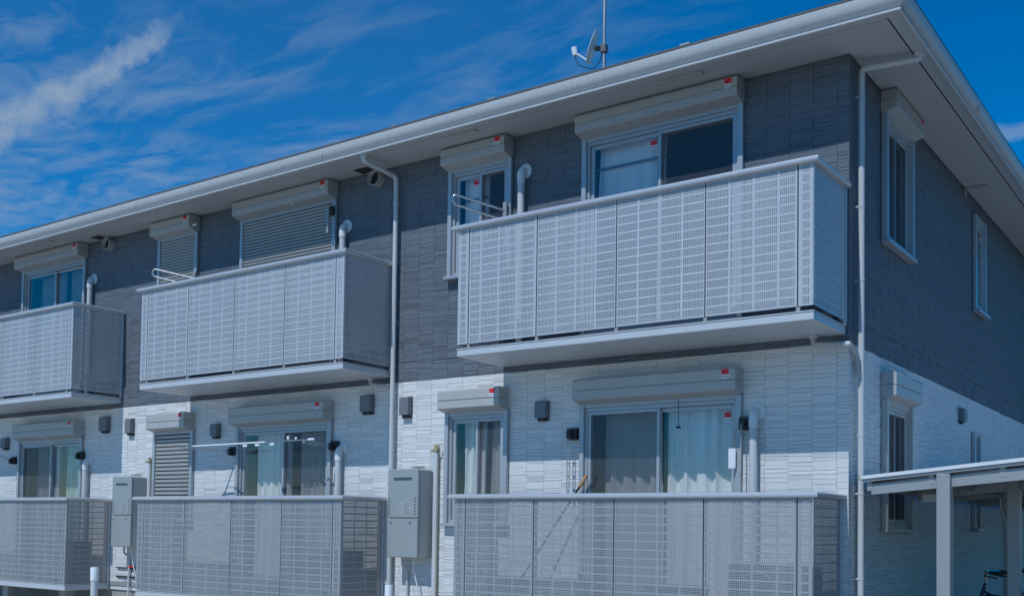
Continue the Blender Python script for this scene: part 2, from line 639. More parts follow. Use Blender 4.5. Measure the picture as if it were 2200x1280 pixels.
blocks = []                                               # (size in the picture, verts, faces, material, wall)
BF = [(0, 1, 3, 2), (0, 2, 6, 4), (1, 5, 7, 3), (0, 4, 5, 1), (2, 3, 7, 6)]


def emit(axis, x0, x1, z0, z1, top, bot, tw, m):
    gx = random.uniform(0.0001, 0.0004)
    x0 += gx
    x1 -= gx
    z0 += random.choice((0.0003, 0.0004, 0.0007, 0.0015))
    z1 -= random.choice((0.0003, 0.0004, 0.0006, 0.0016))
    if x1-x0 < 0.012 or z1-z0 < 0.008:
        return
    c = 0.0012
    P = []
    for (xx, s) in ((x0, 1), (x1, -1)):
        for (zz, pr, s2) in ((z0, bot, 1), (z1, top, -1)):
            P.append((xx, zz, -0.004))                   # root, buried in the core
            P.append((xx+s*c, zz+s2*c, pr+(tw if s < 0 else -tw)))
    # order: x0z0 root, x0z0 front, x0z1 root, x0z1 front, x1...
    if axis == 0:
        V = [(p[0], -p[2], p[1]) for p in P]
    else:
        V = [(p[2], p[0], p[1]) for p in P]
    F = [(1, 5, 7, 3), (0, 1, 3, 2), (4, 6, 7, 5), (0, 4, 5, 1), (2, 3, 7, 6)]
    if axis == 1:
        F = [q[::-1] for q in F]
    ctr = [sum(v[i] for v in V)/8 for i in range(3)]
    a, b_ = pix(V[1]), pix(V[7])
    size = min(abs(a[0]-b_[0]), abs(a[1]-b_[1]))**0.5*max(abs(a[0]-b_[0]), 4)
    px = pix(ctr)
    if not (0 < px[0] < 2200 and 0 < px[1] < 1280) or hidden(ctr):
        size = 0
    if axis == 1 and px[0] < 1900:
        size *= 0.8
    blocks.append((size, V, F, m))


def clad(axis, lo, hi, ops, phase):
    x = phase
    ci = 0
    edges = []
    while x > lo:
        x -= COLW
    while x < hi:
        edges.append((max(x, lo), min(x+COLW, hi)))
        x += COLW
    for ci, (x0, x1) in enumerate(edges):
        pt = pats[(ci*3+ci//7) % 7]
        dz = random.uniform(0, 0.05)
        for (z0, z1, tp, bt, tw) in pt:
            z0, z1 = z0+dz, z1+dz
            if z1 <= ZW or z0 >= ZS:
                continue
            z0, z1 = max(z0, ZW), min(z1, ZS)
            cuts = [z0]+[c for c in (ZD, SEAM) if z0 < c < z1]+[z1]
            for a, b_ in zip(cuts[:-1], cuts[1:]):
                rects = [(x0, x1, a, b_)]
                for op in ops:
                    rects = subtract(rects, op)
                for q in rects:
                    emit(axis, *q, tp, bt, tw, 'dark_siding' if (a+b_)/2 > ZD else 'white_siding')


clad(0, XL, 0.0105, front_open, -0.098)
clad(1, 0.002, YB, side_open, 0.098)
blocks.sort(key=lambda q: -q[0])
NB = 285
for s, V, F, m in blocks[:NB]:
    o_ = Vector(V[0])
    bb = MB().add([Vector(v)-o_ for v in V], F)
    bb.build('siding_block', M[m], BLD, loc=o_)
for key in ('dark_siding', 'white_siding'):
    b = MB()
    for s, V, F, m in blocks[NB:]:
        if m == key:
            b.add(V, F)
    tag(b.build('siding_blocks', M[key], BLD), kind='stuff')
b = MB().box(XL, 0.006, -0.012, 0.0, ZW-0.06, ZW-0.004, 0.003)
b.box(0.0, 0.012, 0.02, YB, ZW-0.06, ZW-0.004, 0.003)
b.build('base_flashing', M['alu_dark'], BLD)

# ------------------------------------------------------------------ roof, gutter, soffit
E_ = 0.62
XE0, YE1 = XL-0.62, YB+0.76
ROOF = MB()
zr = 5.835
ex1, ey0, ex0, ey1 = E_+0.055, -E_-0.055, XE0-0.05, YE1+0.05
half_d = (ey1-ey0)/2
zt = zr+half_d*0.27
P = [(ex0, ey0, zr), (ex1, ey0, zr), (ex1, ey1, zr), (ex0, ey1, zr), (ex0+half_d, ey0+half_d, zt), (ex1-half_d, ey0+half_d, zt)]
P += [(x, y, z-0.022) for (x, y, z) in P]
ROOF.add(P, [(0, 1, 5, 4), (1, 2, 5), (2, 3, 4, 5), (3, 0, 4), (6, 10, 11, 7), (7, 11, 8), (8, 11, 10, 9), (9, 10, 6),
             (0, 6, 7, 1), (1, 7, 8, 2), (2, 8, 9, 3), (3, 9, 6, 0)])
roof = ROOF.build('roof', M['roof'], BLD)


def eave_sweep(prof, name, m, parent, ymax=YE1):
    """closed profile (outward offset from the wall, z) swept along the front eave, round the corner and up the side"""
    n = len(prof)
    P = [(XE0, -o_, z) for o_, z in prof]+[(o_, -o_, z) for o_, z in prof]+[(o_, ymax, z) for o_, z in prof]
    F = []
    for s in (0, 1):
        for i in range(n):
            j = (i+1) % n
            F.append((s*n+i, (s+1)*n+i, (s+1)*n+j, s*n+j))
    F.append(tuple(range(n)))
    F.append(tuple(range(2*n, 3*n))[::-1])
    me = MB().add(P, F).mesh(name, m, True)
    return link(name, me, parent)


e = E_
gut = eave_sweep([(e-0.125, 5.664), (e-0.01, 5.650), (e, 5.644), (e+0.012, 5.650), (e+0.013, 5.664), (e+0.004, 5.672), (e+0.002, 5.684), (e+0.012, 5.690),
                  (e+0.038, 5.712), (e+0.055, 5.745), (e+0.063, 5.785), (e+0.064, 5.803), (e+0.052, 5.806), (e+0.03, 5.79), (e-0.02, 5.79), (e-0.125, 5.72)],
                 'gutter', M['gutter'], roof)
eave_sweep([(e-0.10, 5.796), (e+0.044, 5.796), (e+0.049, 5.802), (e+0.049, 5.8120), (e-0.10, 5.8120)], 'eave_flashing', M['white_trim'], roof)
eave_sweep([(e-0.160, 5.70), (e-0.130, 5.70), (e-0.130, 5.76), (e-0.160, 5.76)], 'eave_gap', M['shadow_gap'], roof)
b = MB()
prof = [(0.012, 5.668), (e-0.143, 5.667), (e-0.143, 5.682), (0.012, 5.682)]
eave_sweep(prof, 'soffit', M['soffit'], roof)
for x in (-13.4, -9.8, -6.1, -2.5):
    MB().box(x-0.0035, x+0.0035, -e-0.0655, -e-0.003, 5.715, 5.80).build('gutter_joint', M['white_trim'], roof)
for y in (2.1, 5.6):
    MB().box(e+0.003, e+0.0655, y-0.02, y+0.02, 5.70, 5.805).build('gutter_joint', M['gutter'], roof)
for (x, y) in [(-1.35, -0.55), (-3.62, -0.55), (-5.0, -0.55), (-6.05, -0.55)]:
    MB().box(x-0.05, x+0.05, y-0.06, y-0.05, 5.845, 5.885).box(x-0.02, x+0.02, y-0.06, y+0.16, 5.842, 5.852).build('snow_guard', M['galv'], roof)
for y in (2.1, 3.95, 5.6):
    MB().box(0.62, 0.63, y-0.04, y+0.04, 5.845, 5.88).box(0.48, 0.62, y-0.015, y+0.015, 5.855, 5.865).build('snow_guard', M['galv'], roof)
for (x, y) in ((-1.49, -0.40), (-4.18, -0.42), (-12.5, -0.42)):
    v = MB().box(x-0.23, x+0.23, y-0.035, y+0.035, 5.648, 5.6665, 0.004).build('soffit_vent', M['box'], BLD)
v = MB().box(0.02, 0.27, 4.50, 4.57, 5.640, 5.6665, 0.004).box(0.012, 0.03, 4.49, 4.53, 5.56, 5.645).build('soffit_vent', M['box'], BLD)

# soffit hatches with round vents beside them
for i, x in enumerate((-5.80, -11.37)):
    MB().box(x-0.21, x+0.03, -0.24, -0.05, 5.660, 5.6665).build('soffit_hatch', M['shadow_gap'], BLD)
    fr = MB()
    fr.box(x-0.235, x+0.055, -0.262, -0.240, 5.655, 5.6668, 0.002).box(x+0.03, x+0.055, -0.239, -0.03, 5.655, 5.6668, 0.002).box(x-0.235, x-0.21, -0.239, -0.03, 5.655, 5.6668, 0.002)
    fr.build('hatch_frame', M['soffit'], BLD)
    lab = ('round vent cap under the eave beside the downpipe in the middle of the facade', 'round vent cap under the eave above the far left balcony')[i]
    t = thing('round_vent', lab, 'vent', (x+0.02, 0, 5.56), group='round vent caps under the eave')
    MB().lathe([(0.094, 0.0), (0.094, 0.10), (0.098, 0.107), (0.090, 0.110), (0.086, 0.10), (0.086, 0.02)], (0, 0, 0), (0, -1, 0), 28).build('hood_ring', M['soffit'], t, True)
    MB().lathe([(0.0855, 0.0), (0.0855, 0.05)], (0, 0, 0), (0, -1, 0), 24).build('vent_mouth', M['shadow_gap'], t, True)


# ------------------------------------------------------------------ windows
class Local:
    """places boxes of a window given in (across, out of the wall, up) on the front or the side wall"""
    def __init__(self, side):
        self.s = side

    def box(self, b, a0_, a1_, n0, n1, z0, z1, c=0.0):
        if not self.s:
            b.box(a0_, a1_, -n1, -n0, z0, z1, c)
        else:
            b.box(n0, n1, a0_, a1_, z0, z1, c)
        return b

    def prism(self, b, prof, a0_, a1_):                   # prof (out, z)
        if not self.s:
            b.prism([(-o_, z) for o_, z in prof], 0, a0_, a1_)
        else:
            b.prism([(o_, z) for o_, z in prof][::-1], 1, a0_, a1_)
        return b


def sticker(L, a, n, z, parent, s=0.074):
    b = L.box(MB(), a-s/2, a+s/2, n, n+0.0015, z-s*0.75, z+s*0.5)
    p = b.build('sticker', M['paper'], parent)
    b = L.box(MB(), a-s/2+0.001, a+s/2-0.001, n+0.0016, n+0.0024, z-s*0.22, z+s*0.48)
    o = b.build('red_print', M['red'], parent)
    b = MB()
    for i, (p0, p1) in enumerate(((-0.4, -0.15), (-0.1, 0.1), (0.2, 0.42))):
        L.box(b, a+s*p0, a+s*p1, n+0.0016, n+0.0022, z-s*0.58, z-s*0.42)
    b.build('small_print', M['ink'], parent)


def shutter_box(L, a0_, a1_, z0, z1, d=0.20, stick=None):
    zm = z0+(z1-z0)*0.44
    b = MB()
    L.prism(b, [(0.012, zm+0.006), (d-0.004, zm+0.006), (d, zm+0.010), (d, z1-0.02), (d-0.02, z1), (0.012, z1)], a0_, a1_)
    L.prism(b, [(0.012, zm-0.001), (d-0.012, zm-0.001), (d-0.012, zm+0.0055), (0.012, zm+0.0055)], a0_+0.006, a1_-0.006)
    L.prism(b, [(0.012, zm-0.0015), (d-0.006, zm-0.0015), (d-0.002, zm-0.006), (d-0.002, z0+0.012), (d-0.016, z0), (0.06, z0-0.03), (0.012, z0-0.03)], a0_, a1_)
    o = b.build('shutter_box', M['box'], BLD)
    if stick is not None:
        sticker(L, stick, d+0.0006, z1-0.055, o)
    return o


def window(L, a0_, a1_, z0, z1, kind='sash', pr=0.056, screen=None, sill=True, stick=None, alu='alu', panes=2, slat_h=0.078):
    A = M[alu]
    b = MB()
    gw = 0.055
    L.box(b, a0_, a0_+gw, 0.013, pr, z0, z1, 0.004)
    L.box(b, a1_-gw, a1_, 0.013, pr, z0, z1, 0.004)
    L.box(b, a0_+gw, a1_-gw, 0.013, 0.045, z1-0.055, z1, 0.003)
    L.box(b, a0_-0.012, a1_+0.012, 0.013, 0.10, z0-0.04, z0-0.001, 0.005)
    win = b.build('window', A, BLD)
    i0, i1, j0, j1 = a0_+gw, a1_-gw, z0, z1-0.056
    if kind == 'shutter':
        n = int((j1-j0)/slat_h)
        h = (j1-j0)/n
        for k in range(n):
            zb = j0+k*h
            s = MB()
            L.prism(s, [(0.012, zb+0.004), (0.030, zb+0.002), (0.038, zb+h*0.30), (0.038, zb+h*0.72), (0.026, zb+h-0.012), (0.012, zb+h-0.010)], i0+0.002, i1-0.002)
            s.build('slat', M['slat'], win)
        s = L.box(MB(), i0, i1, -0.02, 0.008, j0, j1)
        s.build('shutter_backing', M['shadow_gap'], win)
        return win
    fr = MB()
    L.box(fr, i0+0.001, i0+0.03, -0.09, 0.02, j0, j1)
    L.box(fr, i1-0.03, i1-0.001, -0.09, 0.02, j0, j1)
    L.box(fr, i0+0.031, i1-0.031, -0.09, 0.022, j1-0.035, j1-0.001)
    L.box(fr, i0+0.031, i1-0.031, -0.09, 0.026, j0, j0+0.04)
    fr.build('frame', A, win)
    p0, p1 = i0+0.032, i1-0.032
    q0, q1 = j0+0.042, j1-0.037
    mid = (p0+p1)/2
    st = 0.042

    def sash(x0, x1, n0, n1, s, sm, glass, nm):
        bb = MB()
        L.box(bb, x0, x0+s, n0, n1, q0, q1, 0.003)
        L.box(bb, x1-s, x1, n0, n1, q0, q1, 0.003)
        L.box(bb, x0+s, x1-s, n0+0.001, n1-0.001, q1-s, q1, 0.003)
        L.box(bb, x0+s, x1-s, n0+0.001, n1-0.001, q0, q0+s*1.5, 0.003)
        bb.build(nm, sm, win)
        gg = L.box(MB(), x0+s-0.004, x1-s+0.004, (n0+n1)/2-0.0025, (n0+n1)/2+0.0025, q0+s*1.5-0.004, q1-s+0.004)
        gg.build('pane' if glass is M['glass'] else 'mesh_screen', glass, win)
    if panes == 2:
        sash(p0, mid+0.025, -0.024, -0.002, st, A, M['glass'], 'sash')
        sash(mid-0.025, p1, -0.050, -0.027, st, A, M['glass'], 'sash')
        if screen and 'l' in screen:
            sash(p0, mid+0.02, 0.001, 0.014, 0.034, A, M['screen'], 'screen_frame')
        if screen and 'r' in screen:
            sash(mid-0.02, p1, 0.001, 0.014, 0.034, A, M['screen'], 'screen_frame')
    else:
        sash(p0, p1, -0.012, 0.018, st, A, M['glass'], 'sash')
    if stick:
        sticker(L, p1-st-0.045 if stick == 'r' else mid-st-0.04, -0.0355 if stick == 'r' and panes == 2 else (0.0055 if panes == 1 else -0.0102), q1-0.11, win, 0.072)
    return win


F_, S_ = Local(False), Local(True)


def curtain(x0, x1, z0, z1, y, m, label, waves=7, amp=0.03, seed=1, side=False, flare=0.25):
    rr = random.Random(seed)
    n = waves*8
    cols = []
    ph = [rr.uniform(0, 6.28) for _ in range(4)]
    rows = 7
    P, F = [], []
    for k in range(rows+1):
        tz = k/rows
        z = z1+(z0-z1)*tz
        for i in range(n+1):
            t = i/n
            a = amp*(0.55+0.45*tz)
            yy = y+a*math.sin(t*waves*6.283+ph[0]+0.8*math.sin(t*5+ph[1]))+0.35*a*math.sin(t*waves*2.3*6.283+ph[2]+tz)
            xx = x0+(x1-x0)*t+0.012*math.sin(tz*3+ph[3]+t*20)
            P.append((xx, yy, z))
    m0 = len(P)
    P += [(p[0], p[1]+0.002, p[2]) for p in P[:m0]]
    w = n+1
    for k in range(rows):
        for i in range(n):
            a = k*w+i
            F.append((a, a+w, a+w+1, a+1))
            F.append((m0+a, m0+a+1, m0+a+w+1, m0+a+w))
    o = MB().add(P, F).build('curtain', m, None, True)
    return tag(o, label, 'curtain', 'curtains behind the windows')


# upper floor front
window(F_, -2.82, -1.0, 3.35, 5.45, screen='r', stick='l')
shutter_box(F_, -2.82, -1.0, 5.462, 5.655, stick=-1.09)
window(F_, -4.645, -3.74, 4.20, 5.45, screen='r', stick='l')
shutter_box(F_, -4.645, -3.74, 5.462, 5.655, stick=-3.83)
window(F_, -2.82+UNIT[1], -1.0+UNIT[1], 3.35, 5.45, kind='shutter', slat_h=0.042)
shutter_box(F_, -2.82+UNIT[1], -1.0+UNIT[1], 5.462, 5.655, stick=-1.09+UNIT[1])
window(F_, -4.645+UNIT[1], -3.74+UNIT[1], 4.20, 5.45, kind='shutter', slat_h=0.042)
shutter_box(F_, -4.645+UNIT[1], -3.74+UNIT[1], 5.462, 5.655, stick=-3.83+UNIT[1])
window(F_, -2.84+UNIT[2], -1.02+UNIT[2], 3.35, 5.45)
shutter_box(F_, -2.84+UNIT[2], -1.0+UNIT[2], 5.462, 5.655, stick=-1.09+UNIT[2])
# lower floor front
window(F_, -2.81, -1.0, 0.50, 2.63, screen='l', stick='r')
shutter_box(F_, -2.81, -1.0, 2.642, 2.865, stick=-1.10)
window(F_, -4.64, -3.745, 1.36, 2.63, screen='r')
shutter_box(F_, -4.63, -3.76, 2.642, 2.86, stick=-3.85)
window(F_, -2.81+UNIT[1], -1.0+UNIT[1], 0.50, 2.63, screen='r')
shutter_box(F_, -2.79+UNIT[1], -1.0+UNIT[1], 2.642, 2.865, stick=-1.10+UNIT[1])
window(F_, -4.64+UNIT[1], -3.73+UNIT[1], 1.36, 2.63, kind='shutter', slat_h=0.056)
shutter_box(F_, -4.61+UNIT[1], -3.74+UNIT[1], 2.642, 2.865, stick=-3.83+UNIT[1])
window(F_, -2.81+UNIT[2], -0.97+UNIT[2], 0.50, 2.63, screen='l', stick='r')
shutter_box(F_, -2.74+UNIT[2], -0.97+UNIT[2], 2.642, 2.875, stick=-1.08+UNIT[2])
# side wall
window(S_, 0.955, 1.95, 4.19, 5.45, screen='lr', pr=0.075)
shutter_box(S_, 0.945, 1.95, 5.470, 5.655, 0.17, stick=1.87)
window(S_, 4.95, 5.59, 4.21, 5.45, panes=1, stick='r')
window(S_, 0.965, 1.92, 1.36, 2.63, alu='box', screen='lr', pr=0.075)
shutter_box(S_, 0.965, 1.93, 2.650, 2.885, 0.16)
window(S_, 4.86, 5.24, 1.39, 2.61, panes=1, alu='box')

for (xa, xb, zb, xv) in ((-2.75, -1.91, 5.13, -1.985), (-4.49, -4.17, 5.10, None)):  # dark bars added in place of lines reflected in the panes
    bb = MB().box(xa, xb, 0.094, 0.104, zb-0.012, zb+0.012)
    if xv:
        bb.box(xv-0.008, xv+0.008, 0.0945, 0.1035, 4.3, zb-0.0125)
    tag(bb.build('reflection_bar', M['hood']), 'dark thin bar standing in for a reflection in the glass of the ' + ('large upper right window' if xv else 'small upper window beside the elbow pipe'), 'reflection')
CU = 'curtains behind the windows'
curtain(-2.70, -1.90, 4.74, 5.36, 0.125, M['curtain_blue'], 'pale blue lace curtain in the left half of the upper right sliding window', 6, 0.012, 1)
curtain(-4.53, -4.17, 4.26, 5.36, 0.125, M['curtain_blue'], 'pale blue lace curtain in the small upper window beside the elbow pipe', 3, 0.010, 2)
curtain(-2.62, -1.94, 0.56, 2.60, 0.16, M['curtain'], 'white curtain behind the dark screened half of the lower right sliding window', 4, 0.045, 3)
curtain(-1.90, -1.09, 0.56, 2.60, 0.15, M['curtain'], 'white pleated curtain behind the clear half of the lower right sliding window', 5, 0.048, 4)
curtain(-4.49, -4.17, 1.40, 2.59, 0.15, M['curtain'], 'narrow white curtain in the left pane of the small lower window', 3, 0.03, 5)
curtain(-4.08, -3.86, 1.40, 2.59, 0.15, M['curtain'], 'narrow white curtain in the screened right pane of the small lower window', 2, 0.03, 6)
curtain(-8.07, -7.42, 0.56, 2.60, 0.15, M['curtain'], 'white curtain in the left pane behind the laundry pole', 5, 0.035, 7)
curtain(-7.24, -6.56, 0.56, 2.60, 0.16, M['curtain'], 'white curtain behind the dark screen to the right of the laundry pole', 6, 0.035, 8)
curtain(-13.46, -12.82, 0.56, 2.60, 0.15, M['curtain_lilac'], 'lilac curtain in the lower window at the far left', 6, 0.03, 9)
curtain(-12.62, -12.03, 0.56, 2.60, 0.16, M['curtain_green'], 'pale green curtain in the lower window at the far left', 6, 0.03, 10)
curtain(-13.60, -12.85, 3.42, 5.36, 0.20, M['curtain_grey'], 'grey curtain in the left pane of the upper far left window', 5, 0.02, 11)
curtain(-12.75, -12.06, 3.42, 5.36, 0.20, M['curtain_grey'], 'grey curtain in the right pane of the upper far left window', 5, 0.02, 12)


# ------------------------------------------------------------------ balconies
PT, PZ, HS = 0.0022, 0.0172, 0.0096                       # sheet thickness, hole pitch, hole size
PZV = 0.0158
ROWS, ROWP, PH = 15, 0.0800, 1.215


def panel_mesh(name, w, cols, m):
    """a perforated sheet in the xz plane, 0..w by 0..PH; cols = [(x of the first hole, number of holes)]"""
    V, F = [], []
    hx = []
    for x0, n in cols:
        hx += [x0+i*PZ for i in range(n)]
    hz = []
    zoff = (PH-(ROWS-1)*ROWP-3*PZV-HS)/2
    for r in range(ROWS):
        hz += [zoff+r*ROWP+i*PZV for i in range(4)]

    def quad(x0, x1, z0, z1):
        for y, fl in ((0.0, 1), (PT, -1)):
            k = len(V)
            V.extend([(x0, y, z0), (x1, y, z0), (x1, y, z1), (x0, y, z1)])
            F.append((k, k+1, k+2, k+3)[::fl])
    pz = 0.0
    for z in hz:
        quad(0, w, pz, z)
        px = 0.0
        for x in hx:
            quad(px, x, z, z+HS)
            px = x+HS
            k = len(V)
            for (a, c) in ((x, z), (x+HS, z), (x+HS, z+HS), (x, z+HS)):
                V.append((a, 0, c))
                V.append((a, PT, c))
            for i in range(4):
                j = (i+1) % 4
                F.append((k+2*i, k+2*i+1, k+2*j+1, k+2*j))
        quad(px, w, z, z+HS)
        pz = z+HS
    quad(0, w, pz, PH)
    k = len(V)
    for (a, c) in ((0, 0), (w, 0), (w, PH), (0, PH)):
        V.append((a, 0, c))
        V.append((a, PT, c))
    for i in range(4):
        j = (i+1) % 4
        F.append((k+2*i, k+2*j, k+2*j+1, k+2*i+1))
    me = bpy.data.meshes.new(name)
    me.from_pydata(V, [], F)
    me.materials.append(m)
    return me


PW = {}
BW = 11*PZ+HS
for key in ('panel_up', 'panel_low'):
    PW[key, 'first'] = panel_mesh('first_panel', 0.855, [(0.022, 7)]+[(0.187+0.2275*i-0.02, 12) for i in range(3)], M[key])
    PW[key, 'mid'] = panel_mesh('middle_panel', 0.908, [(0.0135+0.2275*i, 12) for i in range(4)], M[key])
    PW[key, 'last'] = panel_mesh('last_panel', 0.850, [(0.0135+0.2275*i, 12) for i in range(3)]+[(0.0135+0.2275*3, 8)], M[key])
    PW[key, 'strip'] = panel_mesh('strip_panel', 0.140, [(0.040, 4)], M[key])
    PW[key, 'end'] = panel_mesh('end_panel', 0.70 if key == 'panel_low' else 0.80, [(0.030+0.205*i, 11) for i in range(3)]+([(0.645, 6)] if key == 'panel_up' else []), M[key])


def balcony(x0, x1, d, zst, zsb, zrail, key, seams, posts=True, label=None):
    """slab with parapet of perforated sheets; x0..x1 across, d deep"""
    b = MB()
    b.box(x0, x1, -d, -0.014, zsb, zst-0.012, 0.006)
    b.box(x0-0.004, x1+0.004, -d-0.006, -0.016, zst-0.011, zst, 0.002)
    slab = b.build('balcony', M['slab'], BLD)
    if label:
        slab['label'] = label
    pz = zrail-0.035-PH
    ws = [seams[i+1]-seams[i] for i in range(len(seams)-1)]
    kinds = ['strip', 'first', 'mid', 'mid', 'last', 'strip']
    wn = {'strip': 0.140, 'first': 0.855, 'mid': 0.908, 'last': 0.850}
    for i, k in enumerate(kinds):
        o = link('panel', PW[key, k], slab, (seams[i]+0.006, -d, pz))
        o.scale.x = (ws[i]-0.012)/wn[k]
    lend = 0.70 if key == 'panel_low' else 0.80
    for sx, xx in ((-1, x0), (1, x1)):
        o = link('end_panel', PW[key, 'end'], slab)
        o.rotation_euler = (0, 0, R(90))
        o.location = (xx-(0 if sx > 0 else -0.003), -d+0.004, pz)
        o.scale.x = (d-0.05)/lend
        MB().box(xx-0.016 if sx > 0 else xx-0.014, xx+0.014 if sx > 0 else xx+0.016, -0.044, -0.014, zst-0.1 if zst < 1 else zst+0.001, zrail-0.045, 0.003).build('wall_post', M['rail'], slab)
    # posts and bottom bar behind the sheets
    for i, s in enumerate(seams[1:-1]):
        MB().box(s-0.018, s+0.018, -d+0.006, -d+0.042, zst+0.001, zrail-0.046, 0.002).build('post', M['alu_dark'], slab)
    for s in seams[1:-1]:
        MB().box(s-0.008, s+0.008, -d+0.003, -d+0.0055, pz, pz+PH).build('seam_shade', M['shadow_gap'], slab)  # dark strip put behind each seam to paint its shade
    bb = MB()
    bb.box(x0+0.03, x1-0.03, -d+0.007, -d+0.035, pz+0.01, pz+0.035)
    bb.box(x0+0.03, x1-0.03, -d+0.007, -d+0.035, pz+PH-0.035, pz+PH-0.001)
    bb.build('cross_bar', M['alu_dark'], slab)
    # hand rail: a rounded cap, mitred round the corners
    prof = [(-0.040, 0), (-0.046, -0.016), (-0.040, -0.034), (-0.030, -0.041), (0.030, -0.041), (0.040, -0.034), (0.046, -0.016), (0.040, 0.0), (0.022, 0.010), (-0.022, 0.010)]
    path = [((x0-0.02), -0.014, 0), ((x0-0.02), -d, 1), ((x1+0.005), -d, 2), ((x1+0.005), -0.014, 3)]
    P, F = [], []
    n = len(prof)
    for (px, py, k) in path:
        for (o_, z) in prof:
            if k == 0:
                P.append((px-o_, py, zrail+z))
            elif k == 1:
                P.append((px-o_, py-o_, zrail+z))
            elif k == 2:
                P.append((px+o_, py-o_, zrail+z))
            else:
                P.append((px+o_, py, zrail+z))
    for s in range(3):
        for i in range(n):
            j = (i+1) % n
            F.append((s*n+i, (s+1)*n+i, (s+1)*n+j, s*n+j))
    F.append(tuple(range(n))[::-1])
    F.append(tuple(range(3*n, 4*n)))
    link('rail', MB().add(P, F).mesh('rail', M['rail'], True), slab)
    return slab


def seams_of(x0, x1):
    t = (0, 0.146, 1.004, 1.915, 2.83, 3.684, 3.824)
    s = (x1-x0)/3.824
    return [x0+q*s for q in t]


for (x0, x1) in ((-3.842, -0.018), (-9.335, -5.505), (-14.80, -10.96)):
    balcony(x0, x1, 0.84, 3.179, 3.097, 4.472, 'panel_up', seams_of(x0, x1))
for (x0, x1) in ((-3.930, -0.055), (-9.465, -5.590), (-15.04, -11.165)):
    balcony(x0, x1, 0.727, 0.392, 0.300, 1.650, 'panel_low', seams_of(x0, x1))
for (x0, x1) in ((-3.93, -0.055), (-9.465, -5.59), (-15.04, -11.165)):
    for x in (x0+0.35, (x0+x1)/2, x1-0.35):
        MB().box(x-0.08, x+0.08, -0.55, -0.39, -0.05, 0.299).build('footing', M['concrete'], BLD)


# ------------------------------------------------------------------ downpipes and drains
def downpipe(pts, r, brackets):
    o = MB().tube(pts, r, 14).build('downpipe', M['pipe'], BLD, True)
    for (x, y, z, dx, dy) in brackets:
        bb = MB()
        bb.lathe([(r, -0.012), (r+0.003, -0.012), (r+0.003, 0.012), (r, 0.012)], (x, y, z), (0, 0, 1), 14, True)
        bb.box(min(x, x+dx)-0.005, max(x, x+dx)+0.005, min(y, y+dy)-0.005, max(y, y+dy)+0.005, z-0.008, z+0.008)
        bb.build('pipe_bracket', M['pipe'], o)
    return o


def bend(pts, rad=0.05, n=5):
    """round the corners of a polyline"""
    pts = [Vector(p) for p in pts]
    res = [pts[0]]
    for a, b_, c in zip(pts[:-2], pts[1:-1], pts[2:]):
        d1_, d2_ = (a-b_), (c-b_)
        k = min(rad, d1_.length*0.45, d2_.length*0.45)
        p0, p2 = b_+d1_.normalized()*k, b_+d2_.normalized()*k
        for i in range(n+1):
            t = i/n
            res.append(p0*(1-t)**2+b_*2*t*(1-t)+p2*t*t)
    res.append(pts[-1])
    return res


dp = downpipe(bend([(-5.51, -0.555, 5.66), (-5.51, -0.555, 5.585), (-5.44, -0.075, 5.515), (-5.43, -0.075, 5.40), (-5.43, -0.075, 0.02)], 0.06), 0.029,
              [(-5.43, -0.075, z, 0.0, 0.07) for z in (5.2, 3.75, 2.2, 1.1)])
MB().tube([(-5.51, -0.555, 5.672), (-5.51, -0.555, 5.648), (-5.51, -0.555, 5.645), (-5.51, -0.555, 5.60)], 0.04, 14, radii=[0.055, 0.055, 0.042, 0.040]).build('outlet', M['pipe'], dp, True)
dp2 = downpipe(bend([(0.545, 0.30, 5.655), (0.545, 0.30, 5.60), (0.065, 0.17, 5.575), (0.065, 0.17, 5.45), (0.065, 0.17, 0.02)], 0.045), 0.028,
               [(0.065, 0.17, z, -0.058, 0.0) for z in (5.32, 4.30, 3.62, 2.2, 1.67, 0.9)])
MB().tube([(0.545, 0.30, 5.672), (0.545, 0.30, 5.640), (0.545, 0.30, 5.62)], 0.04, 14, radii=[0.052, 0.050, 0.040]).build('outlet', M['pipe'], dp2, True)
for (xa, xb, yb, tail) in ((-0.275, 0.058, -0.05, True), (-5.74, -5.47, -0.075, False)):
    pts = [(xa, -0.13, 3.099), (xa, -0.13, 3.015), (xb, -0.10, 2.985)]
    if tail:
        pts = [(xa, -0.13, 3.099), (xa, -0.13, 3.015), (xb-0.01, -0.10, 2.995), (xb-0.01, 0.10, 2.93), (xb-0.005, 0.13, 2.75)]
    o = MB().tube(bend(pts, 0.03), 0.022, 12).build('drain_pipe', M['box'], BLD, True)
    MB().tube([(xa, -0.13, 3.096), (xa, -0.13, 3.07)], 0.04, 14).build('drain_collar', M['pipe'], o, True)
    if tail:
        MB().tube([(xb-0.07, -0.104, 3.0), (xb-0.005, -0.10, 2.994)], 0.026, 14).build('drain_socket', M['pipe'], o, True)

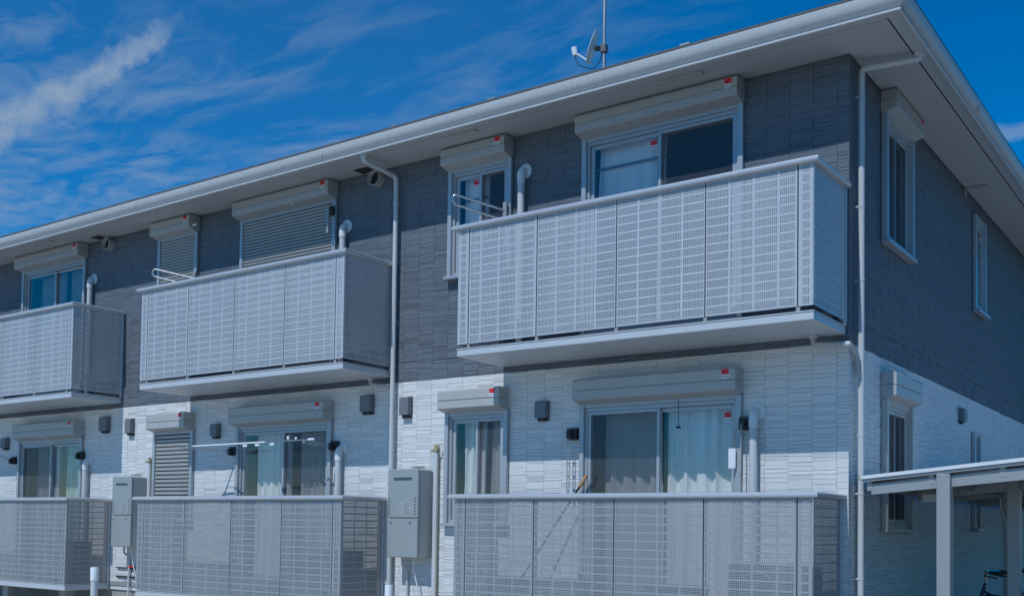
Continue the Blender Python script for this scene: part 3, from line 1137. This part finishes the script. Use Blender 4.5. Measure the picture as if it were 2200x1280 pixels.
# ------------------------------------------------------------------ white elbow pipes (air conditioner lines)
GP = 'white elbow pipes on the facade'
for (x, zt_, zb_, lab) in ((-3.585, 5.27, 3.19, 'white elbow pipe standing on the upper right balcony between its two windows'),
                          (-6.315, 5.08, 3.19, 'white elbow pipe on the upper middle balcony beside the closed shutters'),
                          (-11.78, 5.10, 3.19, 'white elbow pipe on the upper far left balcony beside the window'),
                          (-0.865, 2.46, 0.85, 'white elbow pipe with round wall cover beside the lower right sliding window'),
                          (-6.31, 2.28, 0.85, 'white elbow pipe beside the window with the laundry pole'),
                          (-11.765, 2.27, 0.85, 'white elbow pipe beside the lower far left window with lilac curtain')):
    t = thing('pipe_cover', lab, 'pipe', (x, -0.075, zb_), GP)
    h = zt_-zb_
    MB().tube([(0, 0, 0), (0, 0, h-0.17)], 0.040, 16).build('pipe', M['pipe'], t, True)
    MB().tube([(0, 0, h-0.171)]+arc((0, 0.055, h-0.075), 0.055, 180, 90, 6, (0, 1, 0), (0, 0, 1))+[(0, 0.065, h-0.02)], 0.046, 16).build('elbow', M['white_trim'], t, True)
    MB().lathe([(0.085, 0.0), (0.085, 0.01), (0.075, 0.018), (0.05, 0.02)], (0.012, 0.066, h-0.02), (0, -1, 0), 24).build('wall_cover', M['white_trim'], t, True)

# ------------------------------------------------------------------ vent hoods
GV = 'dark vent hoods on the lower wall'


def hood(x, z0, z1, w, lab, d=0.10, side=False):
    t = thing('vent_hood', lab, 'vent hood', (x, 0, z0) if not side else (0, x, z0), GV, 0 if not side else R(90))
    h = (z1-z0)*0.9
    w *= 0.84
    d *= 0.88
    MB().prism([(-0.011, h), (-d+0.015, h), (-d, h-0.015), (-d, 0.03), (-d+0.02, 0.03), (-0.011, 0.03)], 0, -w/2, w/2).build('cowl', M['hood'], t)
    MB().box(-w/2+0.02, w/2-0.02, -d+0.03, -0.011, 0.0, 0.029).build('grille', M['black'], t)
    MB().box(-w/2-0.008, w/2+0.008, -0.0135, -0.0125, -0.005, h+0.008).build('flange', M['hood'], t)


hood(-3.29, 2.47, 2.70, 0.165, 'dark vent hood between the two lower right windows')
hood(-5.87, 2.67, 2.93, 0.20, 'dark shaded vent hood to the left of the middle downpipe')
hood(-5.24, 2.60, 2.87, 0.165, 'sunlit vent hood to the right of the middle downpipe')
hood(-8.72, 2.48, 2.70, 0.165, 'dark vent hood between the closed shutter and the laundry pole window')
hood(-10.69, 2.60, 2.87, 0.165, 'sunlit vent hood above the smaller water heater')
hood(-11.33, 2.66, 2.93, 0.22, 'dark vent hood under the far left upper balcony near its corner')
hood(-14.17, 2.49, 2.71, 0.18, 'dark vent hood at the left edge beside the lilac curtain window')
hood(4.25, 2.665, 2.87, 0.19, 'grey vent hood high on the shaded white side wall', 0.09, True)


# ------------------------------------------------------------------ water heaters
def heater(x, d, lab):
    t = thing('water_heater', lab, 'water heater', (x, -0.012, 0.95), 'gas water heaters on the wall')
    w, h, zs = 0.465, 1.02, 0.455
    MB().box(0, w, -d+0.03, -0.001, 0.0, h, 0.012).build('casing', M['heater_side'], t)
    MB().box(-0.003, w+0.002, -d, -d+0.0295, zs+0.004, h+0.002, 0.008).build('upper_cover', M['heater'], t)
    MB().box(-0.003, w+0.002, -d-0.002, -d+0.0295, 0.0, zs-0.004, 0.008).build('lower_cover', M['heater'], t)
    f = -d-0.0005
    o = MB().box(0.10, 0.375, f-0.012, f, 0.90, 0.93, 0.004).build('exhaust_rim', M['steel'], t)
    MB().box(0.105, 0.37, f-0.0135, f-0.0125, 0.906, 0.920).build('exhaust_slot', M['black'], o)
    for k, xs in enumerate((0.018, 0.415)):
        bb = MB()
        for i in range(6):
            bb.box(xs, xs+0.016, f-0.002, f-0.0003, 0.495+i*0.036, 0.510+i*0.036)
        bb.build('intake_slots', M['black'], t)
    bb = MB()
    bb.box(0.19, 0.245, f-0.0012, f-0.0004, 0.50, 0.64).box(0.255, 0.345, f-0.0012, f-0.0004, 0.50, 0.64)
    lb = bb.build('rating_label', M['label'], t)
    rr = random.Random(5)
    bb = MB()
    for xs, xe in ((0.262, 0.298), (0.302, 0.34)):
        for i in range(8):
            e_ = xs+(xe-xs)*rr.uniform(0.5, 1)
            bb.box(xs, e_, f-0.0022, f-0.0014, 0.508+i*0.016, 0.517+i*0.016)
    for i in range(5):
        bb.box(0.196, 0.196+0.04*rr.uniform(0.5, 1), f-0.0022, f-0.0014, 0.51+i*0.024, 0.517+i*0.024)
    bb.build('label_print', M['ink'], lb)
    for xs in (0.055, 0.345):
        MB().box(xs, xs+0.014, f-0.005, f-0.002, 0.385, 0.41).build('cover_screw', M['black'], t)
    bb = MB()
    for i in range(5):
        bb.tube([(0.22+i*0.03, -0.10, h-0.004), (0.22+i*0.03, -0.10, h+0.035), (0.22+i*0.03, -0.02, h+0.035), (0.22+i*0.03, -0.02, h-0.004)], 0.004, 5)
    bb.box(0.20, 0.36, -0.105, -0.02, h+0.035, h+0.042)
    bb.build('top_guard', M['galv'], t)
    MB().tube(bend([(0.28, -0.12, 0.01), (0.285, -0.10, -0.15), (0.335, -0.04, -0.5), (0.34, -0.03, -0.93)], 0.1), 0.009, 8).build('hose', M['white_paint'], t, True)
    MB().tube(bend([(0.12, -0.12, 0.01), (0.12, -0.12, -0.10), (0.12, -0.03, -0.14), (0.12, -0.03, -0.93)], 0.04), 0.016, 8).build('water_pipe', M['pipe'], t, True)


heater(-5.295, 0.262, 'larger grey gas water heater hanging beside the lower right balcony')
heater(-10.74, 0.262, 'smaller looking grey gas water heater between the two left lower balconies')
# gas meter pipes below the far heater
t = thing('gas_pipe', 'thin dark gas pipes with a red tap below the smaller water heater', 'pipe', (-10.6, -0.05, 0))
MB().tube([(-0.35, 0.02, 0.63), (0.55, 0.02, 0.63)], 0.010, 8).build('upper_pipe', M['black'], t, True)
MB().tube([(-0.35, 0.02, 0.50), (0.55, 0.02, 0.50)], 0.012, 8).build('lower_pipe', M['black'], t, True)
MB().box(0.0, 0.12, -0.02, 0.015, 0.642, 0.665, 0.004).build('tap', M['red'], t)
MB().tube([(0.08, 0.0, 0.63), (0.06, -0.01, 0.56), (0.06, 0.0, 0.50)], 0.007, 8).build('link_pipe', M['black'], t, True)

# cable ducts
for (x, lab) in ((-4.765, 'white cable duct with beige fitting between the large heater and the small window'),
                 (-10.19, 'white cable duct with beige fitting beside the closed lower shutter')):
    t = thing('cable_duct', lab, 'cable duct', (x, -0.05, 0.0), 'white cable ducts on the lower wall')
    MB().box(-0.030, 0.030, -0.010, 0.034, 0.01, 2.17, 0.008).build('duct', M['pipe'], t)
    MB().box(-0.025, 0.025, -0.012, 0.030, 2.171, 2.26, 0.01).build('cap', M['beige'], t)
    MB().box(-0.075, -0.029, -0.02, 0.02, 2.18, 2.20, 0.004).tube([(0.02, -0.02, 2.19), (0.055, -0.03, 2.20), (0.07, -0.02, 2.25)], 0.008, 6).build('fitting', M['beige'], t)
    MB().tube([(0.036, 0.008, 0.02), (0.036, 0.008, 2.16)], 0.005, 8).build('cable', M['beige'], t, True)


# ------------------------------------------------------------------ laundry pole holders
GL = 'laundry pole holders beside the windows'


def arm_strip(b, L_, w=0.028):
    """a perforated holder arm along +x from the origin"""
    for y in (-w/2, w/2):
        b.tube([(0, 0, y), (L_-0.02, 0, y)], 0.0055, 6)
    for k in range(5):
        x = 0.02+(L_-0.06)*k/4
        b.box(x-0.005, x+0.012, -0.006, 0.006, -w/2, w/2)
    b.tube(arc((L_-0.02, 0, 0), w/2, -90, 90, 5, (1, 0, 0), (0, 0, 1)), 0.006, 6)
    return b


def holder(x, z, lab, ang, yaw_, L_=0.42, mt='black', m2='galv'):
    t = thing('laundry_pole_holder', lab, 'pole holder', (x, -0.012, z), GL)
    MB().box(-0.06, 0.06, -0.07, -0.0, -0.06, 0.06, 0.008).build('wall_plate', M[mt], t)
    MB().box(-0.035, 0.02, -0.12, -0.071, -0.05, 0.03, 0.006).build('knuckle', M[mt], t)
    a = arm_strip(MB(), L_).build('arm', M[m2], t)
    a.location = (-0.01, -0.105, -0.01)
    a.rotation_euler = (0, ang, yaw_)
    return t


def loop_holder(x, z, lab, L_, mt='steel', lift=0.0, dirx=-0.85):
    t = thing('laundry_pole_holder', lab, 'pole holder', (x, -0.075, z), GL)
    MB().box(-0.02, 0.03, -0.035, 0.0, -0.09, 0.12, 0.005).build('wall_plate', M['alu_dark'], t)
    e1 = Vector((dirx, -(1-dirx*dirx)**0.5, lift)).normalized()
    s = 0.055
    upv = Vector((0, 0, 1))
    p0 = Vector((0, -0.03, 0.03))
    pts = [p0]+[p0+e1*(L_-0.06)+upv*0.01]
    c = p0+e1*(L_-0.06)+upv*(-s+0.01)
    pts += arc(c, s, 90, -90, 8, e1, upv)[1:]
    pts += [p0+upv*(-2*s)+e1*0.02]
    MB().tube(pts, 0.014, 10).build('loop', M[mt], t, True)
    return t


holder(-2.89, 2.31, 'black laundry pole holder with its arm hanging straight down, left of the lower right window', R(90), 0.0, 0.62)
holder(-0.955, 2.335, 'black folded laundry pole holder right of the lower right window, above the white card', R(90), R(-90), 0.50, 'black', 'alu_dark')
holder(-8.33, 2.29, 'black laundry pole holder left of the window carrying the laundry pole', R(-4), R(-122), 0.62)
holder(-6.41, 2.30, 'black laundry pole holder right of the window carrying the laundry pole', R(-4), R(-100), 0.40)
holder(-13.86, 2.30, 'black laundry pole holder with raised arm left of the lilac curtain', R(-28), R(-150), 0.60)
holder(-11.93, 2.33, 'black laundry pole holder with raised arm right of the pale green curtain', R(-28), R(-118), 0.60)
loop_holder(-3.79, 4.80, 'bright steel loop holder in front of the small upper right window', 0.60, 'steel', 0.28, -0.80)
loop_holder(-9.20, 4.72, 'dark loop holder in front of the small closed upper shutter', 0.62, 'galv', 0.22, -0.86)
t = thing('laundry_pole_holder', 'black folded bracket on the right rail of the large closed upper shutter', 'pole holder', (-6.50, -0.078, 5.27), GL)
MB().box(-0.05, 0.05, -0.05, 0.0, -0.055, 0.055, 0.008).build('wall_plate', M['black'], t)
MB().box(-0.025, 0.012, -0.085, -0.051, -0.30, 0.05, 0.005).build('arm', M['alu_dark'], t)

# pole carried by the two lower middle holders
t = thing('laundry_pole', 'thin silver laundry pole with clips hanging in front of the lower middle window', 'laundry pole', (0, 0, 0))
A_, B_ = Vector((-8.62, -0.50, 2.335)), Vector((-6.38, -0.42, 2.355))
MB().tube([A_, A_.lerp(B_, 0.62)], 0.011, 10).build('outer_tube', M['white_paint'], t, True)
MB().tube([A_.lerp(B_, 0.62), A_.lerp(B_, 0.97)], 0.010, 10).build('inner_tube', M['steel'], t, True)
MB().tube([A_.lerp(B_, 0.955), B_], 0.016, 10).build('end_cap', M['white_paint'], t, True)
for k, f_ in enumerate((0.46, 0.56, 0.68, 0.80, 0.86)):
    p = A_.lerp(B_, f_)
    if k < 3:
        MB().box(p.x-0.05, p.x+0.03, p.y-0.006, p.y+0.006, p.z-0.045, p.z-0.018).build('clip', M['white_paint'], t)
    else:
        MB().box(p.x-0.016, p.x+0.016, p.y-0.01, p.y+0.01, p.z+0.012, p.z+0.06-0.02*(k-3), 0.003).build('clip', M['white_paint'], t)

# card, broom, cord
t = thing('notice_card', 'white card hanging from the holder at the right edge of the lower right window', 'card', (-1.075, -0.085, 2.005))
MB().box(-0.036, 0.036, -0.003, 0.0, -0.095, 0.095).build('card', M['paper'], t)
MB().tube([(0.02, 0, 0.095), (0.05, -0.02, 0.30)], 0.003, 5).build('string', M['wood'], t)
t = thing('broom', 'broom leaning against the wall left of the lower right window', 'broom', (-3.45, -0.30, 0.40))
MB().tube([(0.0, 0, 0.25), (0.74, 0.20, 1.43)], 0.012, 8).build('handle', M['black'], t, True)
MB().tube([(0.69, 0.187, 1.35), (0.765, 0.207, 1.47)], 0.019, 8).build('grip', M['wood'], t, True)
MB().prism([(-0.03, 0.0), (0.03, 0.0), (0.02, 0.28), (-0.02, 0.28)], 0, -0.13, 0.13).build('bristles', M['galv'], t)
t = thing('pull_cord', 'thin dark pull cord hanging before the clear half of the lower right window', 'cord', (-1.66, -0.05, 2.54))
MB().tube([(0, 0, 0.06), (0, 0, -0.20)], 0.0035, 6).build('cord', M['black'], t)
MB().box(-0.022, 0.022, -0.01, 0.01, -0.222, -0.20, 0.004).build('toggle', M['black'], t)
t = thing('shutter_pull', 'small white knob under the large closed upper shutter box', 'knob', (-7.12, -0.19, 5.425))
MB().lathe([(0.004, 0), (0.014, 0.006), (0.014, 0.02), (0.004, 0.026)], (0, 0, 0), (0, 0, 1), 10).build('knob', M['white_paint'], t, True)
t = thing('door_contact', 'white cylinder bracket at the right end of the small upper shutter box', 'bracket', (-9.205, -0.13, 5.50))
MB().tube([(0, 0, 0), (0.10, -0.03, -0.005)], 0.018, 10).build('arm', M['white_paint'], t, True)


# ------------------------------------------------------------------ air conditioner units on the lower balconies
def ac_unit(x, lab, z=0.394):
    t = thing('outdoor_unit', lab, 'air conditioner', (x, -0.38, z), 'outdoor air conditioner units on the lower balconies')
    MB().box(0, 0.78, -0.14, 0.14, 0.06, 0.62, 0.012).build('casing', M['heater'], t)
    MB().lathe([(0.215, 0), (0.225, 0.012), (0.205, 0.02), (0.20, 0.004)], (0.28, -0.141, 0.34), (0, -1, 0), 28).build('fan_ring', M['heater_side'], t, True)
    MB().lathe([(0.198, 0), (0.198, 0.003)], (0.28, -0.1405, 0.34), (0, -1, 0), 28).build('fan_opening', M['black'], t)
    bb = MB()
    for r in (0.05, 0.10, 0.15, 0.19):
        bb.tube(arc((0.28, -0.155, 0.34), r, 0, 345, 23, (1, 0, 0), (0, 0, 1)), 0.003, 5, closed=True)
    for k in range(8):
        an = math.pi*k/8
        bb.tube([(0.28-0.2*math.cos(an), -0.155, 0.34-0.2*math.sin(an)), (0.28+0.2*math.cos(an), -0.155, 0.34+0.2*math.sin(an))], 0.003, 5)
    bb.build('fan_guard', M['heater'], t)
    for xs in (0.08, 0.62):
        MB().box(xs, xs+0.08, -0.17, 0.17, 0.0, 0.059, 0.004).build('foot', M['galv'], t)


ac_unit(-0.92, 'outdoor air conditioner behind the perforated panels of the lower right balcony')
ac_unit(-6.46, 'outdoor air conditioner at the right end of the lower middle balcony')
ac_unit(-12.05, 'outdoor air conditioner at the right end of the lower far left balcony')
t = thing('storage_box', 'low grey box behind the third panel of the lower right balcony', 'box', (-1.75, -0.36, 0.394))
MB().box(0, 0.5, -0.16, 0.16, 0.0, 0.36, 0.015).build('tub', M['alu_dark'], t)
MB().box(-0.015, 0.515, -0.175, 0.175, 0.361, 0.40, 0.012).build('lid', M['hood'], t)

# ------------------------------------------------------------------ white marker posts in front
for (x, y, h, r, lab) in ((-9.55, -1.29, 0.71, 0.046, 'white capped post in front of the far left lower balcony'),
                          (-4.68, -0.90, 0.675, 0.038, 'white capped post below the larger water heater')):
    t = thing('marker_post', lab, 'post', (x, y, 0.0), 'white capped posts')
    MB().tube([(0, 0, 0), (0, 0, h-0.175)], r, 18).build('pole', M['pipe'], t, True)
    MB().lathe([(r*1.16, h-0.176), (r*1.16, h-0.012), (r*1.05, h), (r*0.4, h+0.002)], (0, 0, 0), (0, 0, 1), 20).build('cap', M['white_paint'], t, True)

# ------------------------------------------------------------------ satellite dish on its mast
t = thing('satellite_antenna', 'white satellite dish on a steel mast above the roof', 'antenna', (-4.38, 3.0, 6.70))
MB().tube([(0, 0, 0), (0, 0, 2.75)], 0.024, 12).build('mast', M['galv'], t, True)
MB().box(-0.09, 0.09, -0.09, 0.09, -0.10, 0.02, 0.01).build('roof_mount', M['galv'], t)
dn = Vector((-0.80, -0.42, 0.32)).normalized()
dc = Vector((-0.135, -0.02, 1.325))
prof = [(0.0, 0.0), (0.08, 0.005), (0.15, 0.018), (0.21, 0.036), (0.235, 0.046), (0.24, 0.040), (0.21, 0.026), (0.15, 0.008), (0.08, -0.005), (0.0, -0.010)]
MB().lathe([(max(r, 0.001), h) for r, h in prof], dc, dn, 32).build('dish', M['white_paint'], t, True)
MB().tube([dc-dn*0.01, Vector((0, 0, 1.29))], 0.035, 12).build('bracket', M['hood'], t, True)
MB().box(-0.045, 0.045, -0.045, 0.045, 1.23, 1.35, 0.01).build('clamp', M['hood'], t)
dl = Vector((-0.05, 0.0, -1)).normalized()
low_p = dc+Vector((0.0, 0.0, -0.235))+dn*0.035
lnb = Vector((-0.415, -0.10, 1.32))
MB().tube([low_p, lnb+Vector((0.03, 0.01, -0.04))], 0.012, 8).build('feed_arm', M['white_paint'], t, True)
MB().tube([lnb+Vector((-0.02, 0.0, 0.055)), lnb+Vector((0.0, 0.0, -0.06))], 0.04, 12, radii=[0.042, 0.034]).build('feed_horn', M['white_paint'], t, True)
c0 = lnb+Vector((0.0, 0.0, -0.06))
MB().tube(bend([c0, c0+Vector((0.04, 0, -0.14)), low_p+Vector((0.0, 0, -0.08)), low_p+Vector((0.10, 0.02, 0.0)), Vector((-0.03, 0, 1.22))], 0.1, 6), 0.006, 6).build('cable', M['black'], t, True)

# ------------------------------------------------------------------ bicycle shelter at the side wall
t = thing('bicycle_shelter', 'grey aluminium bicycle shelter with a thin sloping roof beside the side wall', 'shelter', (0, 0, 0))
YF, YK = -0.10, 9.0


def rz(x):
    return 1.795+(x-0.15)*0.098


sec = []
b = MB()
b.prism([(0.16, rz(0.16)), (2.9, rz(2.9)), (2.9, rz(2.9)+0.012), (0.16, rz(0.16)+0.012)], 1, YF, YK)
b.build('roof', M['shelter_roof'], t)
b = MB()
b.prism([(0.15, rz(0.15)-0.010), (2.9, rz(2.9)-0.010), (2.9, rz(2.9)+0.020), (0.15, rz(0.15)+0.020)], 1, YF-0.035, YF-0.001)
b.build('front_edge', M['white_trim'], t)
b = MB()
b.prism([(0.17, rz(0.17)-0.036), (2.9, rz(2.9)-0.036), (2.9, rz(2.9)-0.0125), (0.17, rz(0.17)-0.0125)], 1, YF-0.02, YF+0.01)
b.build('front_rail', M['shelter'], t)
MB().box(0.135, 0.1495, YF-0.038, YF+0.06, rz(0.15)-0.014, rz(0.15)+0.024, 0.003).build('edge_cap', M['beige'], t)
for i, x in enumerate((0.22, 0.74, 1.30, 2.0, 2.7)):
    MB().box(x-0.022, x+0.022, YF+0.011, YK, rz(x)-0.115, rz(x)-0.014).build('purlin', M['shelter'], t)
for i, (y, xp) in enumerate(((-0.06, 0.845), (1.45, 1.115), (2.62, 0.86), (4.4, 0.9), (6.2, 0.95), (8.0, 0.95))):
    b = MB()
    b.prism([(0.235, rz(0.235)-0.150), (2.9, rz(2.9)-0.165), (2.9, rz(2.9)-0.055), (0.235, rz(0.235)-0.060)], 1, y-0.03+0.005, y+0.03)
    b.build('rafter', M['shelter'], t)
    b = MB()
    b.box(xp-0.055, xp+0.055, y-0.075, y+0.045, 0.0, rz(xp)-0.04, 0.004)
    b.build('post', M['shelter'], t)
    b = MB()
    for zz in (0.06, 0.20):
        for xx in (-0.035, 0.035):
            b.lathe([(0.007, 0), (0.007, 0.004)], (xp+xx, y-0.0755, rz(xp)-zz), (0, -1, 0), 6)
    b.build('bolts', M['galv'], t)
MB().tube(bend([(0.80, 2.50, 1.70), (0.795, 2.50, 1.60), (0.85, 2.50, 1.45), (0.86, 2.52, 1.0), (0.86, 2.52, 0.1)], 0.1, 6), 0.013, 8).build('conduit', M['pipe'], t, True)
MB().box(0.36, 0.60, 1.1, 1.2, rz(0.4)-0.2, rz(0.4)-0.12, 0.01).build('lamp_housing', M['white_trim'], t)


def bicycle(loc, rzz, lab, frame):
    t = thing('bicycle', lab, 'bicycle', loc, 'bicycles under the shelter', rzz)
    rw = 0.33
    for i, xx in enumerate((-0.52, 0.52)):
        w = MB().tube(arc((xx, 0, rw), rw-0.018, 0, 350, 35, (1, 0, 0), (0, 0, 1)), 0.018, 8, closed=True).build('wheel', M['rubber'], t, True)
        bb = MB()
        for k in range(14):
            an = 2*math.pi*k/14
            bb.tube([(xx, 0.02 if k % 2 else -0.02, rw), (xx+(rw-0.03)*math.cos(an), 0, rw+(rw-0.03)*math.sin(an))], 0.0015, 4)
        bb.build('spokes', M['steel'], w)
        MB().tube(arc((xx, 0, rw), rw-0.036, 0, 350, 35, (1, 0, 0), (0, 0, 1)), 0.008, 6, closed=True).build('rim', M['steel'], w, True)
    b = MB()
    for p, q, r in (((-0.52, 0, rw), (-0.12, 0, 0.28), 0.012), ((-0.12, 0, 0.28), (0.36, 0, 0.70), 0.017), ((-0.12, 0, 0.28), (-0.24, 0, 0.74), 0.016),
                    ((-0.52, 0.03, rw), (-0.21, 0, 0.62), 0.010), ((-0.19, 0, 0.45), (0.35, 0, 0.76), 0.014), ((0.33, 0, 0.84), (0.40, 0, 0.62), 0.018), ((0.40, 0, 0.62), (0.52, 0.04, rw), 0.012)):
        b.tube([p, q], r, 8)
    b.build('frame', M[frame], t, True)
    MB().prism([(-0.13, 0), (0.12, 0.015), (0.14, 0.045), (-0.12, 0.06)], 1, -0.06, 0.06).build('saddle', M['black'], t).location = (-0.26, 0, 0.78)
    h = MB().tube(bend([(0.14, -0.28, 0.93), (0.25, -0.26, 0.95), (0.33, -0.08, 0.96), (0.33, 0.08, 0.96), (0.25, 0.26, 0.95), (0.14, 0.28, 0.93)], 0.06), 0.011, 8).build('handlebar', M['steel'], t, True)
    for s in (-1, 1):
        MB().tube([(0.25, s*0.262, 0.952), (0.13, s*0.282, 0.93)], 0.018, 8).build('grip', M['black'], h, True)
        MB().tube([(0.28, s*0.22, 0.945), (0.30, s*0.25, 0.92), (0.18, s*0.29, 0.90)], 0.007, 6).build('brake_lever', M['black'], h, True)
    MB().tube([(0.33, 0, 0.80), (0.33, 0, 0.97)], 0.014, 8).build('stem', M['steel'], t, True)
    MB().tube([(-0.12, -0.06, 0.28), (-0.12, -0.10, 0.14)], 0.010, 6).tube([(-0.12, 0.06, 0.28), (-0.12, 0.10, 0.42)], 0.010, 6).build('crank', M['steel'], t)


bicycle((1.13, 1.75, 0), R(182), 'dark blue bicycle parked under the shelter with only its handlebar in view', 'bike')
bicycle((1.13, 3.05, 0), R(178), 'grey bicycle parked under the shelter behind the right hand posts', 'bike_grey')

# small things seen in the screened upper window
t = thing('toy_ball', 'dark red ball hanging inside the small upper right window', 'ball', (-3.90, 0.22, 4.93))
MB().lathe([(0.005, -0.055), (0.04, -0.04), (0.055, 0), (0.04, 0.04), (0.005, 0.055)], (0, 0, 0), (0, 0, 1), 16).build('ball', M['pink'], t, True)

scene.render.resolution_x, scene.render.resolution_y = 1024, 595
scene.cycles.max_bounces = 8
scene.cycles.transparent_max_bounces = 24
scene.cycles.use_denoising = True
